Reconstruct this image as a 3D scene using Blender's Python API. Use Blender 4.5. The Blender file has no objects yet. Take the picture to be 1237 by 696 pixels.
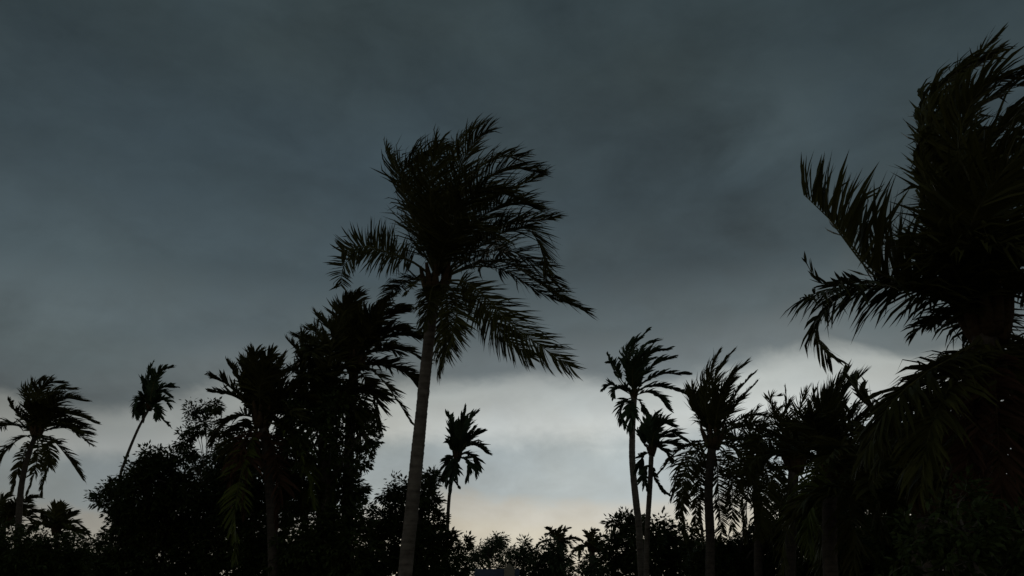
import bpy, math, random
from mathutils import Vector, Matrix

C = bpy.context.scene.collection
scene = bpy.context.scene
R = math.radians

# ------------------------------------------------------------------ camera
F_PX, W_PX, H_PX = 1071.0, 1237.0, 696.0
PITCH = R(19.17)
EYE = Vector((0, 0, 1.6))
cam = bpy.data.cameras.new('camera')
cam.sensor_width = 36.0
cam.lens = 36.0 * F_PX / W_PX
cam.clip_start = 0.1
cam.clip_end = 12000
co = bpy.data.objects.new('camera', cam)
co.location = EYE
co.rotation_euler = (R(90) + PITCH, 0, 0)
C.objects.link(co)
scene.camera = co

# ------------------------------------------------------------------ world: storm sky
def lin(r, g, b, k=1.0):
    f = lambda c: (c / 255 / 12.92) if c / 255 <= 0.04045 else ((c / 255 + 0.055) / 1.055) ** 2.4
    return (f(r) * k, f(g) * k, f(b) * k, 1)

SUN_EL, SUN_AZ = R(7), R(6)            # low behind the cloud, a little right of the view axis
world = bpy.data.worlds.new('World')
scene.world = world
world.use_nodes = True
nt = world.node_tree
nt.nodes.clear()
def N(t, **kw):
    n = nt.nodes.new(t)
    for k, v in kw.items():
        setattr(n, k, v)
    return n
def L(a, b):
    nt.links.new(a, b)
def M(op, a, b=None, c=None, clamp=False):
    n = N('ShaderNodeMath', operation=op, use_clamp=clamp)
    for i, v in enumerate((a, b, c)):
        if v is None:
            continue
        if isinstance(v, (int, float)):
            n.inputs[i].default_value = v
        else:
            L(v, n.inputs[i])
    return n.outputs[0]

tc = N('ShaderNodeTexCoord')
sep = N('ShaderNodeSeparateXYZ')
L(tc.outputs['Generated'], sep.inputs[0])
X, Y, Z = sep.outputs
elev = M('MULTIPLY', M('ARCSINE', Z), 180 / math.pi)              # degrees
azim = M('MULTIPLY', M('ARCTAN2', X, Y), 180 / math.pi)           # degrees, + to the right

def noise(scale, stretch=(1, 1, 1), detail=4, rough=0.5, off=(0, 0, 0), dist=0.0):
    mp = N('ShaderNodeMapping')
    mp.inputs['Scale'].default_value = stretch
    mp.inputs['Location'].default_value = off
    L(tc.outputs['Generated'], mp.inputs[0])
    n = N('ShaderNodeTexNoise')
    n.inputs['Scale'].default_value = scale
    n.inputs['Detail'].default_value = detail
    n.inputs['Roughness'].default_value = rough
    n.inputs['Distortion'].default_value = dist
    L(mp.outputs[0], n.inputs['Vector'])
    return M('SUBTRACT', n.outputs['Fac'], 0.5)                   # about -0.3 .. 0.3

n_big = noise(2.6, (1, 1, 1.8), 3, 0.45, (3.1, 0.4, 1.7), 0.4)
n_mid = noise(6.0, (1, 1, 1.7), 5, 0.55, (0.7, 2.4, 0.3), 0.6)
n_fine = noise(17, (1, 1, 1.8), 5, 0.6, (5.2, 1.1, 2.3), 0.3)

def blob(px, py, sx, sy, warp=1.0):
    """A soft cloud patch centred on a direction; sx, sy are its half widths in degrees."""
    u, v = (px - W_PX / 2) / F_PX, (H_PX / 2 - py) / F_PX
    d = Vector((u, math.cos(PITCH) - v * math.sin(PITCH), math.sin(PITCH) + v * math.cos(PITCH))).normalized()
    a0, e0 = math.degrees(math.atan2(d.x, d.y)), math.degrees(math.asin(d.z))
    da = M('DIVIDE', M('SUBTRACT', M('MULTIPLY_ADD', n_mid, 9 * warp, azim), a0), sx)
    de = M('DIVIDE', M('SUBTRACT', M('MULTIPLY_ADD', n_mid, 6 * warp, elev), e0), sy)
    q = M('ADD', M('MULTIPLY', da, da), M('MULTIPLY', de, de))
    return M('POWER', math.e, M('MULTIPLY', q, -1.0))

# the elevation at which the deck ends wanders
e1 = M('MULTIPLY_ADD', n_big, 3.0, elev)
e1 = M('MULTIPLY_ADD', n_mid, 3.4, e1)
e1 = M('MULTIPLY_ADD', n_fine, 1.7, e1)
e1 = M('MULTIPLY_ADD', blob(1010, 430, 15, 7.0, 2.2), -2.2, e1)          # opening reaches higher on the right
e1 = M('MULTIPLY_ADD', blob(790, 440, 5, 3.0), 0.8, e1)
e1 = M('MULTIPLY_ADD', blob(690, 640, 14, 2.5, 0.3), -0.5, e1)
e1 = M('MULTIPLY_ADD', blob(60, 455, 13, 3.6), 2.6, e1)             # deck hangs lower on the far left
e1 = M('MULTIPLY_ADD', blob(275, 450, 5, 2.4), -1.6, e1)

ramp = N('ShaderNodeValToRGB')
L(M('DIVIDE', e1, 60.0, clamp=True), ramp.inputs[0])
stops = [(0, (194, 185, 168)), (3.4, (192, 186, 172)), (4.8, (184, 181, 173)), (6.0, (164, 172, 174)),
         (8.2, (162, 171, 174)), (10.0, (186, 190, 189)), (11.7, (172, 177, 176)), (13.5, (102, 111, 115)),
         (16.5, (83, 94, 99)), (20, (68, 80, 86)), (26, (59, 71, 77)), (35, (53, 64, 68)), (60, (50, 60, 64))]
cr = ramp.color_ramp
cr.interpolation = 'EASE'
cr.elements[0].position = 0
cr.elements[0].color = lin(*stops[0][1])
cr.elements[1].position = 1
cr.elements[1].color = lin(*stops[-1][1])
for e, c in stops[1:-1]:
    el = cr.elements.new(e / 60.0)
    el.color = lin(*c)

# brightness: the gap under the deck is brightest around the hidden sun and dims away from it
ad = M('ABSOLUTE', M('SUBTRACT', azim, 7.0))
mr = N('ShaderNodeMapRange', interpolation_type='SMOOTHSTEP')
L(ad, mr.inputs['Value'])
mr.inputs['From Min'].default_value = 5
mr.inputs['From Max'].default_value = 34
mr.inputs['To Min'].default_value = 1.05
mr.inputs['To Max'].default_value = 0.52
low = N('ShaderNodeMapRange', interpolation_type='SMOOTHSTEP')
L(e1, low.inputs['Value'])
low.inputs['From Min'].default_value = 11
low.inputs['From Max'].default_value = 19
low.inputs['To Min'].default_value = 1
low.inputs['To Max'].default_value = 0
side = M('MULTIPLY_ADD', M('SUBTRACT', mr.outputs[0], 1.0), low.outputs[0], 1.0)
tex = M('ADD', 1.0, M('ADD', M('MULTIPLY', n_big, 0.65), M('ADD', M('MULTIPLY', n_mid, 0.62), M('MULTIPLY', n_fine, 0.42))))
for px, py, sx, sy, k in ((955, 135, 5, 4.5, 0.30), (810, 215, 6, 6, -0.17), (1060, 60, 6, 4, -0.06), (560, 300, 8, 5, -0.06), (110, 300, 10, 5, 0.15), (480, 250, 7, 3, 0.08), (200, 80, 8, 3, -0.07), (740, 60, 8, 4, 0.06),
                          (330, 160, 8, 5, -0.06), (60, 200, 6, 4, 0.05), (260, 455, 8, 2.2, 0.16), (880, 300, 8, 3, -0.04)):
    tex = M('MULTIPLY_ADD', blob(px, py, sx, sy), k, tex)
bright = M('MULTIPLY', side, tex)

cloud = N('ShaderNodeBackground')
n_hue = noise(4.3, (1, 1, 1.5), 3, 0.5, (8.3, 2.2, 4.1), 0.3)          # parts of the deck are greener, parts bluer
tint = N('ShaderNodeCombineColor')
L(M('MULTIPLY_ADD', n_hue, 0.12, 0.99), tint.inputs[0])
tint.inputs[1].default_value = 1.0
L(M('MULTIPLY_ADD', n_hue, -0.18, 0.985), tint.inputs[2])
hue = N('ShaderNodeMix', data_type='RGBA', blend_type='MULTIPLY')
hue.inputs[0].default_value = 1.0
L(ramp.outputs[0], hue.inputs[6])
L(tint.outputs[0], hue.inputs[7])
L(hue.outputs[2], cloud.inputs['Color'])
L(bright, cloud.inputs['Strength'])
sky = N('ShaderNodeTexSky', sky_type='NISHITA')
sky.sun_disc = False
sky.sun_elevation = SUN_EL
sky.sun_rotation = SUN_AZ
clear = N('ShaderNodeBackground')
L(sky.outputs[0], clear.inputs['Color'])
clear.inputs['Strength'].default_value = 0.05
mix = N('ShaderNodeMixShader')
mix.inputs[0].default_value = 0.985                                # the deck lets very little clear sky through
L(clear.outputs[0], mix.inputs[1])
L(cloud.outputs[0], mix.inputs[2])
out = N('ShaderNodeOutputWorld')
L(mix.outputs[0], out.inputs[0])

# ------------------------------------------------------------------ sun (veiled, low behind the trees)
sd = bpy.data.lights.new('sun', 'SUN')
sd.energy = 0.06
sd.angle = R(20)
sd.color = (1, 0.93, 0.82)
so = bpy.data.objects.new('sun', sd)
to_sun = Vector((math.sin(SUN_AZ) * math.cos(SUN_EL), math.cos(SUN_AZ) * math.cos(SUN_EL), math.sin(SUN_EL)))
so.rotation_euler = to_sun.to_track_quat('Z', 'Y').to_euler()
so.location = (0, 0, 60)
C.objects.link(so)

# ------------------------------------------------------------------ colour management
vs = scene.view_settings
vs.view_transform = 'Standard'
vs.look = 'None'
vs.exposure = 0.0
vs.gamma = 1.0
vs.use_curve_mapping = False

# ------------------------------------------------------------------ helpers
def P(px, py, y):
    """The point at distance y (metres along the view azimuth) seen at photo pixel (px, py)."""
    u, v = (px - W_PX / 2) / F_PX, (H_PX / 2 - py) / F_PX
    d = Vector((u, math.cos(PITCH) - v * math.sin(PITCH), math.sin(PITCH) + v * math.cos(PITCH)))
    return EYE + d * (y / d.y)

def empty(name, loc, label, cat, group=None):
    o = bpy.data.objects.new(name, None)
    o.empty_display_size = 0.5
    o.location = loc
    o['label'] = label
    o['category'] = cat
    if group:
        o['group'] = group
    C.objects.link(o)
    return o

def build(name, V, Fc, mats, parent=None, smooth=False, kind=None, label=None, mi=None, origin=None):
    """Link vertices (world space) as one mesh; the origin goes to the parent's base or to ORIGIN."""
    o0 = origin if origin is not None else Vector((0, 0, 0))
    me = bpy.data.meshes.new(name)
    me.from_pydata([(v[0] - o0[0], v[1] - o0[1], v[2] - o0[2]) for v in V], [], Fc)
    for m in (mats if isinstance(mats, (list, tuple)) else [mats]):
        me.materials.append(m)
    if mi:
        me.polygons.foreach_set('material_index', mi)
    if smooth:
        me.polygons.foreach_set('use_smooth', [True] * len(me.polygons))
    me.update()
    o = bpy.data.objects.new(name, me)
    C.objects.link(o)
    if parent is not None:
        o.parent = parent
    if kind:
        o['kind'] = kind
    if label:
        o['label'] = label
    return o

def spline(pts, n):
    """n+1 points of a Catmull-Rom curve through pts, evenly spread by chord length."""
    pts = [Vector(p) for p in pts]
    ext = [pts[0] * 2 - pts[1]] + pts + [pts[-1] * 2 - pts[-2]]
    dense = []
    for i in range(1, len(ext) - 2):
        a, b, c, d = ext[i - 1:i + 3]
        for k in range(12):
            t = k / 12
            dense.append(0.5 * ((2 * b) + (c - a) * t + (2 * a - 5 * b + 4 * c - d) * t * t + (3 * b - a - 3 * c + d) * t ** 3))
    dense.append(pts[-1])
    acc = [0]
    for i in range(1, len(dense)):
        acc.append(acc[-1] + (dense[i] - dense[i - 1]).length)
    res, j = [], 0
    for k in range(n + 1):
        s = acc[-1] * k / n
        while j < len(dense) - 2 and acc[j + 1] < s:
            j += 1
        seg = acc[j + 1] - acc[j]
        res.append(dense[j].lerp(dense[j + 1], (s - acc[j]) / seg if seg > 0 else 0))
    return res

def tube(V, Fc, pts, radii, sides=6, cap=True):
    base = len(V)
    n = len(pts)
    for i, p in enumerate(pts):
        t = (pts[min(i + 1, n - 1)] - pts[max(i - 1, 0)])
        t = t.normalized() if t.length > 1e-9 else Vector((0, 0, 1))
        ref = Vector((1, 0, 0)) if abs(t.x) < 0.8 else Vector((0, 1, 0))
        a = t.cross(ref).normalized()
        b = t.cross(a)
        for k in range(sides):
            th = 2 * math.pi * k / sides
            V.append(p + (a * math.cos(th) + b * math.sin(th)) * radii[i])
    for i in range(n - 1):
        for k in range(sides):
            k2 = (k + 1) % sides
            Fc.append((base + i * sides + k, base + i * sides + k2, base + (i + 1) * sides + k2, base + (i + 1) * sides + k))
    if cap:
        Fc.append(tuple(base + k for k in range(sides))[::-1])
        Fc.append(tuple(base + (n - 1) * sides + k for k in range(sides)))

# ------------------------------------------------------------------ materials
def material(name):
    m = bpy.data.materials.new(name)
    m.use_nodes = True
    return m, m.node_tree, m.node_tree.nodes['Principled BSDF']

def leaf_mat(name, a, b, rough=0.5, transl=0.15):
    m, t, bs = material(name)
    n = t.nodes.new('ShaderNodeNewGeometry')
    oi = t.nodes.new('ShaderNodeObjectInfo')
    nz = t.nodes.new('ShaderNodeTexNoise')
    nz.inputs['Scale'].default_value = 1.3
    add = t.nodes.new('ShaderNodeMath')
    add.operation = 'MULTIPLY_ADD'
    t.links.new(n.outputs['Random Per Island'], add.inputs[0])
    add.inputs[1].default_value = 0.45
    mul = t.nodes.new('ShaderNodeMath')
    mul.operation = 'MULTIPLY'
    t.links.new(oi.outputs['Random'], mul.inputs[0])
    mul.inputs[1].default_value = 0.35
    t.links.new(mul.outputs[0], add.inputs[2])
    add2 = t.nodes.new('ShaderNodeMath')
    add2.operation = 'MULTIPLY_ADD'
    t.links.new(nz.outputs['Fac'], add2.inputs[0])
    add2.inputs[1].default_value = 0.3
    t.links.new(add.outputs[0], add2.inputs[2])
    r = t.nodes.new('ShaderNodeValToRGB')
    r.color_ramp.elements[0].color = (*a, 1)
    r.color_ramp.elements[1].color = (*b, 1)
    t.links.new(add2.outputs[0], r.inputs[0])
    t.links.new(r.outputs[0], bs.inputs['Base Color'])
    bs.inputs['Roughness'].default_value = rough
    bs.inputs['Specular IOR Level'].default_value = 0.12
    tr = t.nodes.new('ShaderNodeBsdfTranslucent')
    t.links.new(r.outputs[0], tr.inputs[0])
    mx = t.nodes.new('ShaderNodeMixShader')
    mx.inputs[0].default_value = transl
    t.links.new(bs.outputs[0], mx.inputs[1])
    t.links.new(tr.outputs[0], mx.inputs[2])
    t.links.new(mx.outputs[0], t.nodes['Material Output'].inputs['Surface'])
    return m

def bark_mat(name, a, b, ring=0.0, scale=6.0):
    m, t, bs = material(name)
    tcn = t.nodes.new('ShaderNodeTexCoord')
    nz = t.nodes.new('ShaderNodeTexNoise')
    nz.inputs['Scale'].default_value = scale
    nz.inputs['Detail'].default_value = 8
    nz.inputs['Roughness'].default_value = 0.65
    t.links.new(tcn.outputs['Object'], nz.inputs['Vector'])
    r = t.nodes.new('ShaderNodeValToRGB')
    r.color_ramp.elements[0].position = 0.33
    r.color_ramp.elements[0].color = (*a, 1)
    r.color_ramp.elements[1].position = 0.68
    r.color_ramp.elements[1].color = (*b, 1)
    mp = t.nodes.new('ShaderNodeMapping')
    mp.inputs['Scale'].default_value = (0.6, 0.6, 5.0)
    t.links.new(tcn.outputs['Object'], mp.inputs[0])
    nb = t.nodes.new('ShaderNodeTexNoise')
    nb.inputs['Scale'].default_value = scale * 0.7
    nb.inputs['Detail'].default_value = 4
    t.links.new(mp.outputs[0], nb.inputs['Vector'])
    av = t.nodes.new('ShaderNodeMath')
    av.operation = 'MULTIPLY_ADD'
    t.links.new(nb.outputs['Fac'], av.inputs[0])
    av.inputs[1].default_value = 0.5
    sc_ = t.nodes.new('ShaderNodeMath')
    sc_.operation = 'MULTIPLY_ADD'
    t.links.new(nz.outputs['Fac'], sc_.inputs[0])
    sc_.inputs[1].default_value = 0.8
    sc_.inputs[2].default_value = -0.15
    t.links.new(sc_.outputs[0], av.inputs[2])
    t.links.new(av.outputs[0], r.inputs[0])
    t.links.new(r.outputs[0], bs.inputs['Base Color'])
    bs.inputs['Roughness'].default_value = 0.9
    bs.inputs['Specular IOR Level'].default_value = 0.1
    bp = t.nodes.new('ShaderNodeBump')
    bp.inputs['Strength'].default_value = 0.5
    bp.inputs['Distance'].default_value = 0.02
    t.links.new(nz.outputs['Fac'], bp.inputs['Height'])
    t.links.new(bp.outputs[0], bs.inputs['Normal'])
    return m

M_PALM = leaf_mat('palm_leaf', (0.042, 0.040, 0.009), (0.105, 0.094, 0.022))
M_ARECA = leaf_mat('areca_leaf', (0.030, 0.050, 0.022), (0.07, 0.095, 0.04))
M_YELLOW = leaf_mat('yellowing_palm_leaf', (0.06, 0.075, 0.012), (0.14, 0.15, 0.025))
M_DRY = leaf_mat('dry_palm_leaf', (0.060, 0.028, 0.016), (0.14, 0.065, 0.035), 0.8, 0.1)
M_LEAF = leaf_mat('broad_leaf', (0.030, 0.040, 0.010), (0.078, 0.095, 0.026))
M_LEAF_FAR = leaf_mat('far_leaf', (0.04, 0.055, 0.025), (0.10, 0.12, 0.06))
M_RIB = bark_mat('midrib', (0.08, 0.075, 0.03), (0.15, 0.13, 0.05), scale=3)
M_TRUNK = bark_mat('palm_trunk', (0.095, 0.072, 0.056), (0.27, 0.215, 0.172), scale=4)
M_TRUNK_D = bark_mat('dark_palm_trunk', (0.07, 0.055, 0.045), (0.15, 0.115, 0.09), scale=7)
M_FIBRE = bark_mat('fibre', (0.06, 0.035, 0.018), (0.13, 0.08, 0.04), scale=14)
M_BARK = bark_mat('bark', (0.10, 0.08, 0.06), (0.20, 0.165, 0.13), scale=5)

WIND = Vector((1.0, 0.18, 0.05)).normalized()
UP = Vector((0, 0, 1))

# ------------------------------------------------------------------ palms
def leaf_strip(V, Fc, p, d0, bend, length, width, nrm, rnd, segs=3, kink=None):
    """One leaflet: a narrow strip that starts along d0 and bends with BEND towards its tip."""
    base = len(V)
    q = p.copy()
    step = length / segs
    prof = (0.55, 1.0, 0.8, 0.0) if segs == 3 else (0.7, 1.0, 0.0)
    for i in range(segs + 1):
        s = i / segs
        d = d0 + bend * (s * s * 0.75 + s * 0.4 + 0.05)
        if kink and s > 0.4:
            d = d + kink
        d.normalize()
        side = d.cross(nrm)
        side = side.normalized() if side.length > 1e-4 else Vector((1, 0, 0))
        w = width * prof[i] * 0.5
        if i < segs:
            V.append(q + side * w)
            V.append(q - side * w)
            q = q + d * step
        else:
            V.append(q)
    for i in range(segs - 1):
        a = base + 2 * i
        Fc.append((a, a + 1, a + 3, a + 2))
    a = base + 2 * (segs - 1)
    Fc.append((a, a + 1, a + 2))

def frond(parent, origin, pts, leaf=0.8, width=0.045, pairs=60, wind=0.6, grav=0.5, start=0.16, rad=0.028,
          mat=None, seed=0, ang=(72, 28), vee=0.35, lift=None, gap=0.0, name='frond', label=None, sides=(-1, 1), up=None):
    rnd = random.Random(seed)
    n = max(int(pairs * 1.45), 12)
    cur = spline(pts, n)
    total = sum((cur[i + 1] - cur[i]).length for i in range(n))
    V, Fc = [], []
    ph = rnd.random() * 6
    miss = 0
    for i in range(int(n * start), n + 1):
        t = i / n
        if miss > 0:
            miss -= 1
            continue
        if rnd.random() < gap:
            miss = rnd.randint(1, 3)
        T = (cur[min(i + 1, n)] - cur[max(i - 1, 0)]).normalized()
        u = (up if up is not None else UP)
        U = u - T * u.dot(T)
        if U.length < 0.25:
            U = U + (-WIND + T * WIND.dot(T)) * 0.5
        U.normalize()
        S = T.cross(U).normalized()
        x = (t - start) / (1 - start)
        l = leaf * (0.50 + 0.5 * math.sin(min(1, x / 0.45) * math.pi / 2)) * (1 - 0.52 * max(0, (x - 0.4) / 0.6) ** 1.5)
        for sgn in sides:
            a = R(ang[0] + (ang[1] - ang[0]) * x + rnd.gauss(0, 6) + 7 * math.sin(i * 0.55 + ph + sgn))
            v = vee + rnd.gauss(0, 0.16) + 0.2 * math.sin(i * 0.37 + ph * 2)
            d0 = T * math.cos(a) + (S * sgn * math.cos(v) + U * math.sin(v)) * math.sin(a)
            g = grav * (0.75 + 0.5 * rnd.random())
            w = wind * (0.7 + 0.6 * rnd.random())
            bend = WIND * w - UP * g
            if lift is not None:
                bend = bend + lift
            nrm = (U * 0.8 + Vector((rnd.gauss(0, .45), rnd.gauss(0, .45), rnd.gauss(0, .45)))).normalized()
            kink = None
            if rnd.random() < 0.12:
                kink = Vector((rnd.gauss(0, .5), rnd.gauss(0, .3), -0.9 * rnd.random()))
            leaf_strip(V, Fc, cur[i], d0, bend, l * (rnd.uniform(0.80, 1.18) if rnd.random() > 0.12 else rnd.uniform(0.3, 0.8)), width * (0.7 + 0.55 * rnd.random()), nrm, rnd, 3, kink)
    f = build(name, V, Fc, mat or M_PALM, parent, label=label, origin=origin)
    V, Fc = [], []
    rn = 14
    rc = spline(pts, rn)
    tube(V, Fc, rc, [rad * (1.35 - 0.35 * min(1, k / 2)) * (1 - 0.85 * k / rn) for k in range(rn + 1)], 5)
    build('midrib', V, Fc, M_RIB if (mat is not M_DRY) else M_FIBRE, f, smooth=True, origin=origin)
    return f

def wild_frond_pts(c, az, el, length, rnd, wind=0.5, sag=0.55):
    """A frond's curve grown from the crown: leaves at azimuth/elevation, then sags and streams downwind."""
    d = Vector((math.cos(az) * math.cos(el), math.sin(az) * math.cos(el), math.sin(el)))
    p = c.copy()
    pts = [p.copy()]
    k = 6
    for i in range(k):
        p = p + d * (length / k)
        pts.append(p.copy())
        s = (i + 1) / k
        d = (d + WIND * wind * 0.34 - UP * sag * 0.34 * (0.5 + s) + Vector((rnd.gauss(0, .05), rnd.gauss(0, .05), rnd.gauss(0, .05)))).normalized()
    return pts

def palm_trunk(parent, origin, path, y, r0, r1, mat, ring=0.09, sides=12, flare=1.35, dy=None):
    """PATH: photo pixels from the foot to the crown at distance y; the foot is carried down to the ground."""
    pts = [P(px, py, y + (dy[i] if dy else 0)) for i, (px, py) in enumerate(path)]
    if pts[0].z > 0:
        t = pts[0] - pts[1]
        s = min(1.0, pts[0].z / max(0.3, -t.z) ) if t.z < -0.05 else 0
        foot = Vector((pts[0].x + t.x * min(s * 0.6, 1.2), pts[0].y, -0.15))
        pts = [foot] + pts
    length = sum((pts[i + 1] - pts[i]).length for i in range(len(pts) - 1))
    n = max(16, min(220, int(length / ring)))
    cur = spline(pts, n)
    rnd = random.Random(int(y * 10 + path[0][0]))
    V, Fc = [], []
    cc, rr = [], []
    for i, p in enumerate(cur):
        t = i / n
        r = r0 + (r1 - r0) * t
        r *= 1 + (flare - 1) * math.exp(-t * 14)
        j = 1 + rnd.gauss(0, 0.018)
        cc.append(p)
        rr.append(r * 0.985 * j * (1 + 0.035 * math.sin(i * 0.21 + y) * math.sin(i * 0.083)))
        if i < n:
            cc.append(p.lerp(cur[i + 1], 0.55))
            rr.append(r * (1.006 + 0.022 * rnd.random()) * j * (1 + 0.035 * math.sin(i * 0.21 + y) * math.sin(i * 0.083)))
    tube(V, Fc, cc, rr, sides)
    build('trunk', V, Fc, mat, parent, smooth=True, origin=origin)
    return pts[-1], pts[0]

def sheath(parent, origin, c, axis, r, h, mat=None, seed=0):
    """Fibrous frond bases wrapped round the growing point."""
    rnd = random.Random(seed)
    V, Fc = [], []
    for k in range(9):
        a = k * 2.4
        side = Vector((math.cos(a), math.sin(a), 0))
        b = c + side * r * 0.55 - axis * h * (0.35 + 0.25 * rnd.random())
        e = c + side * r * (1.5 + rnd.random()) + axis * h * (0.5 + 0.4 * rnd.random())
        tube(V, Fc, spline([b, (b + e) / 2 + side * r * 0.15, e], 4), [r * .62, r * .58, r * .46, r * .32, r * .2], 6)
    build('sheath', V, Fc, mat or M_FIBRE, parent, smooth=True, origin=origin)

def palm(name, label, group, y, path, r0, r1, fronds, auto=(), leaf=0.8, width=0.045, pairs=60, length=4.2, wind=0.6, grav=0.5,
         mat=None, trunk_mat=None, seed=1, rad=0.028, cat='palm tree', crown_r=0.17, sides=12, ring=0.09, ang=(72, 28)):
    """FRONDS: (pixel path from crown to tip, depth of the tip towards (-) or away from the eye, options).
    AUTO: (count, elevation range in degrees, azimuth range, length factor, options)."""
    rnd = random.Random(seed)
    foot = P(path[0][0], path[0][1], y)
    base = Vector((foot.x, y, 0))
    root = empty(name, base, label, cat, group)
    top, f0 = palm_trunk(root, base, path, y, r0, r1, trunk_mat or M_TRUNK_D, ring, sides)
    axis = UP
    sheath(root, base, top, axis, crown_r, 0.55 * crown_r / 0.17, seed=seed)
    k = 0
    for fr in fronds:
        pts2, dep = fr[0], fr[1]
        opt = dict(fr[2]) if len(fr) > 2 else {}
        n = len(pts2) - 1
        pts = []
        for i, (px, py) in enumerate(pts2):
            s = i / n
            pts.append(P(px, py, y + dep * math.sin(s * math.pi / 2)))
        o = dict(leaf=leaf, width=width, pairs=pairs, wind=wind, grav=grav, mat=mat, rad=rad, ang=ang)
        o.update(opt)
        frond(root, base, pts, seed=seed * 100 + k, **o)
        k += 1
    for (cnt, el, az, lf, opt) in auto:
        for i in range(cnt):
            a = R(az[0] + (az[1] - az[0]) * (i + 0.2 + 0.6 * rnd.random()) / cnt)
            e = R(el[0] + (el[1] - el[0]) * rnd.random())
            opt2 = dict(opt)
            sag = opt2.pop('sag', 0.55)
            fw = opt2.pop('fw', 0.5)
            pts = wild_frond_pts(top + Vector((rnd.gauss(0, .05), rnd.gauss(0, .05), rnd.uniform(-.15, .2))), a, e,
                                 length * lf * (0.85 + 0.3 * rnd.random()), rnd, fw, sag)
            o = dict(leaf=leaf, width=width, pairs=pairs, wind=wind, grav=grav, mat=mat, rad=rad, ang=ang)
            o.update(opt2)
            frond(root, base, pts, seed=seed * 100 + k, **o)
            k += 1
    return root

# ------------------------------------------------------------------ broadleaf trees
def leaf_face(V, Fc, p, d, nrm, l, w):
    """A folded pointed leaf of two triangles pairs."""
    s = d.cross(nrm)
    if s.length < 1e-4:
        return
    s.normalize()
    b = len(V)
    m = p + d * l * 0.45
    V += [p, m + s * w * 0.5 - nrm * w * 0.12, m - s * w * 0.5 - nrm * w * 0.12, p + d * l - nrm * l * 0.12]
    Fc += [(b, b + 1, b + 3), (b, b + 3, b + 2)]

def tree(name, label, group, y, foot_px, clumps, leaf=0.22, dens=1.0, mat=None, trunk_r=0.16, seed=1, cat='tree', tuft=34,
         droop=0.6, depth=1.0, limbs=True, wide=0.42, fork=0.45):
    """CLUMPS: (px, py, radius in px[, depth offset]) of the crown's leaf masses at distance y."""
    rnd = random.Random(seed)
    fx = P(foot_px, 700, y)
    base = Vector((fx.x, y, 0))
    root = empty(name, base, label, cat, group)
    cs = []
    for c in clumps:
        dy = c[3] if len(c) > 3 else rnd.uniform(-1.2, 1.2) * depth
        yy = y + dy
        cs.append((P(c[0], c[1], yy), c[2] * yy / F_PX / math.cos(PITCH)))
    # trunk and limbs
    V, Fc = [], []
    lo = min(c[0].z for c in cs)
    hi = max(c[0].z for c in cs)
    fz = max(0.6, lo + (hi - lo) * fork)
    cx = sum(c[0].x for c in cs) / len(cs)
    cy = sum(c[0].y for c in cs) / len(cs)
    fk = Vector((base.x * 0.45 + cx * 0.55, base.y * 0.45 + cy * 0.55, fz))
    tp = spline([Vector((base.x, base.y, -0.2)), base.lerp(fk, 0.5) + Vector((rnd.gauss(0, .15), rnd.gauss(0, .15), 0)), fk], 8)
    tube(V, Fc, tp, [trunk_r * (1.3 if k == 0 else 1) * (1 - 0.45 * k / 8) for k in range(9)], 8)
    LV, LF = [], []
    for (c, r) in cs:
        if c.z > fz:
            st = fk
        else:
            st = base.lerp(fk, min(0.9, max(0.25, (c.z - 0.5) / max(fz, 0.1) * 0.8)))
        mid = st.lerp(c, 0.5) + Vector((rnd.gauss(0, .15), rnd.gauss(0, .15), 0.15 * (c - st).length))
        lr = max(0.02, trunk_r * 0.42 * min(1, r / 0.9 + 0.25))
        tube(V, Fc, spline([st, mid, c], 6), [lr * (1 - 0.75 * k / 6) for k in range(7)], 5)
        # twigs with leaf tufts through the clump
        area = r * r
        nt_ = max(8, int(dens * (62 if c[2] > 3.2 + y * 0.085 else 105) * area / (leaf * leaf) / tuft))
        for k in range(nt_):
            v = Vector((rnd.gauss(0, 1), rnd.gauss(0, 1), rnd.gauss(0, 1)))
            v.normalize()
            q = rnd.random() ** 0.45
            ce = c + Vector((v.x * r, v.y * r, v.z * r * 0.9)) * q * rnd.uniform(0.72, 1.22)
            if k % 4 == 0:
                tube(V, Fc, [c.lerp(ce, 0.15), c.lerp(ce, 0.6) + Vector((0, 0, .05 * r)), ce], [lr * .28, lr * .2, lr * .1], 3, cap=False)
            out_ = (ce - c).normalized()
            tr = leaf * rnd.uniform(1.1, 2.6)
            for j in range(tuft):
                d = (out_ * 0.6 + Vector((rnd.gauss(0, 1), rnd.gauss(0, 1), rnd.gauss(0, .7))) * 0.75 + WIND * 0.35 - UP * droop * rnd.random()).normalized()
                nrm = (UP + Vector((rnd.gauss(0, .6), rnd.gauss(0, .6), rnd.gauss(0, .4)))).normalized()
                l = leaf * rnd.uniform(0.6, 1.25)
                leaf_face(LV, LF, ce + d * tr * rnd.uniform(0.05, 0.75), d, nrm, l, l * wide)
    build('trunk', V, Fc, M_BARK, root, smooth=True, origin=base)
    build('crown', LV, LF, mat or M_LEAF, root, kind='stuff', origin=base)
    return root

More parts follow.
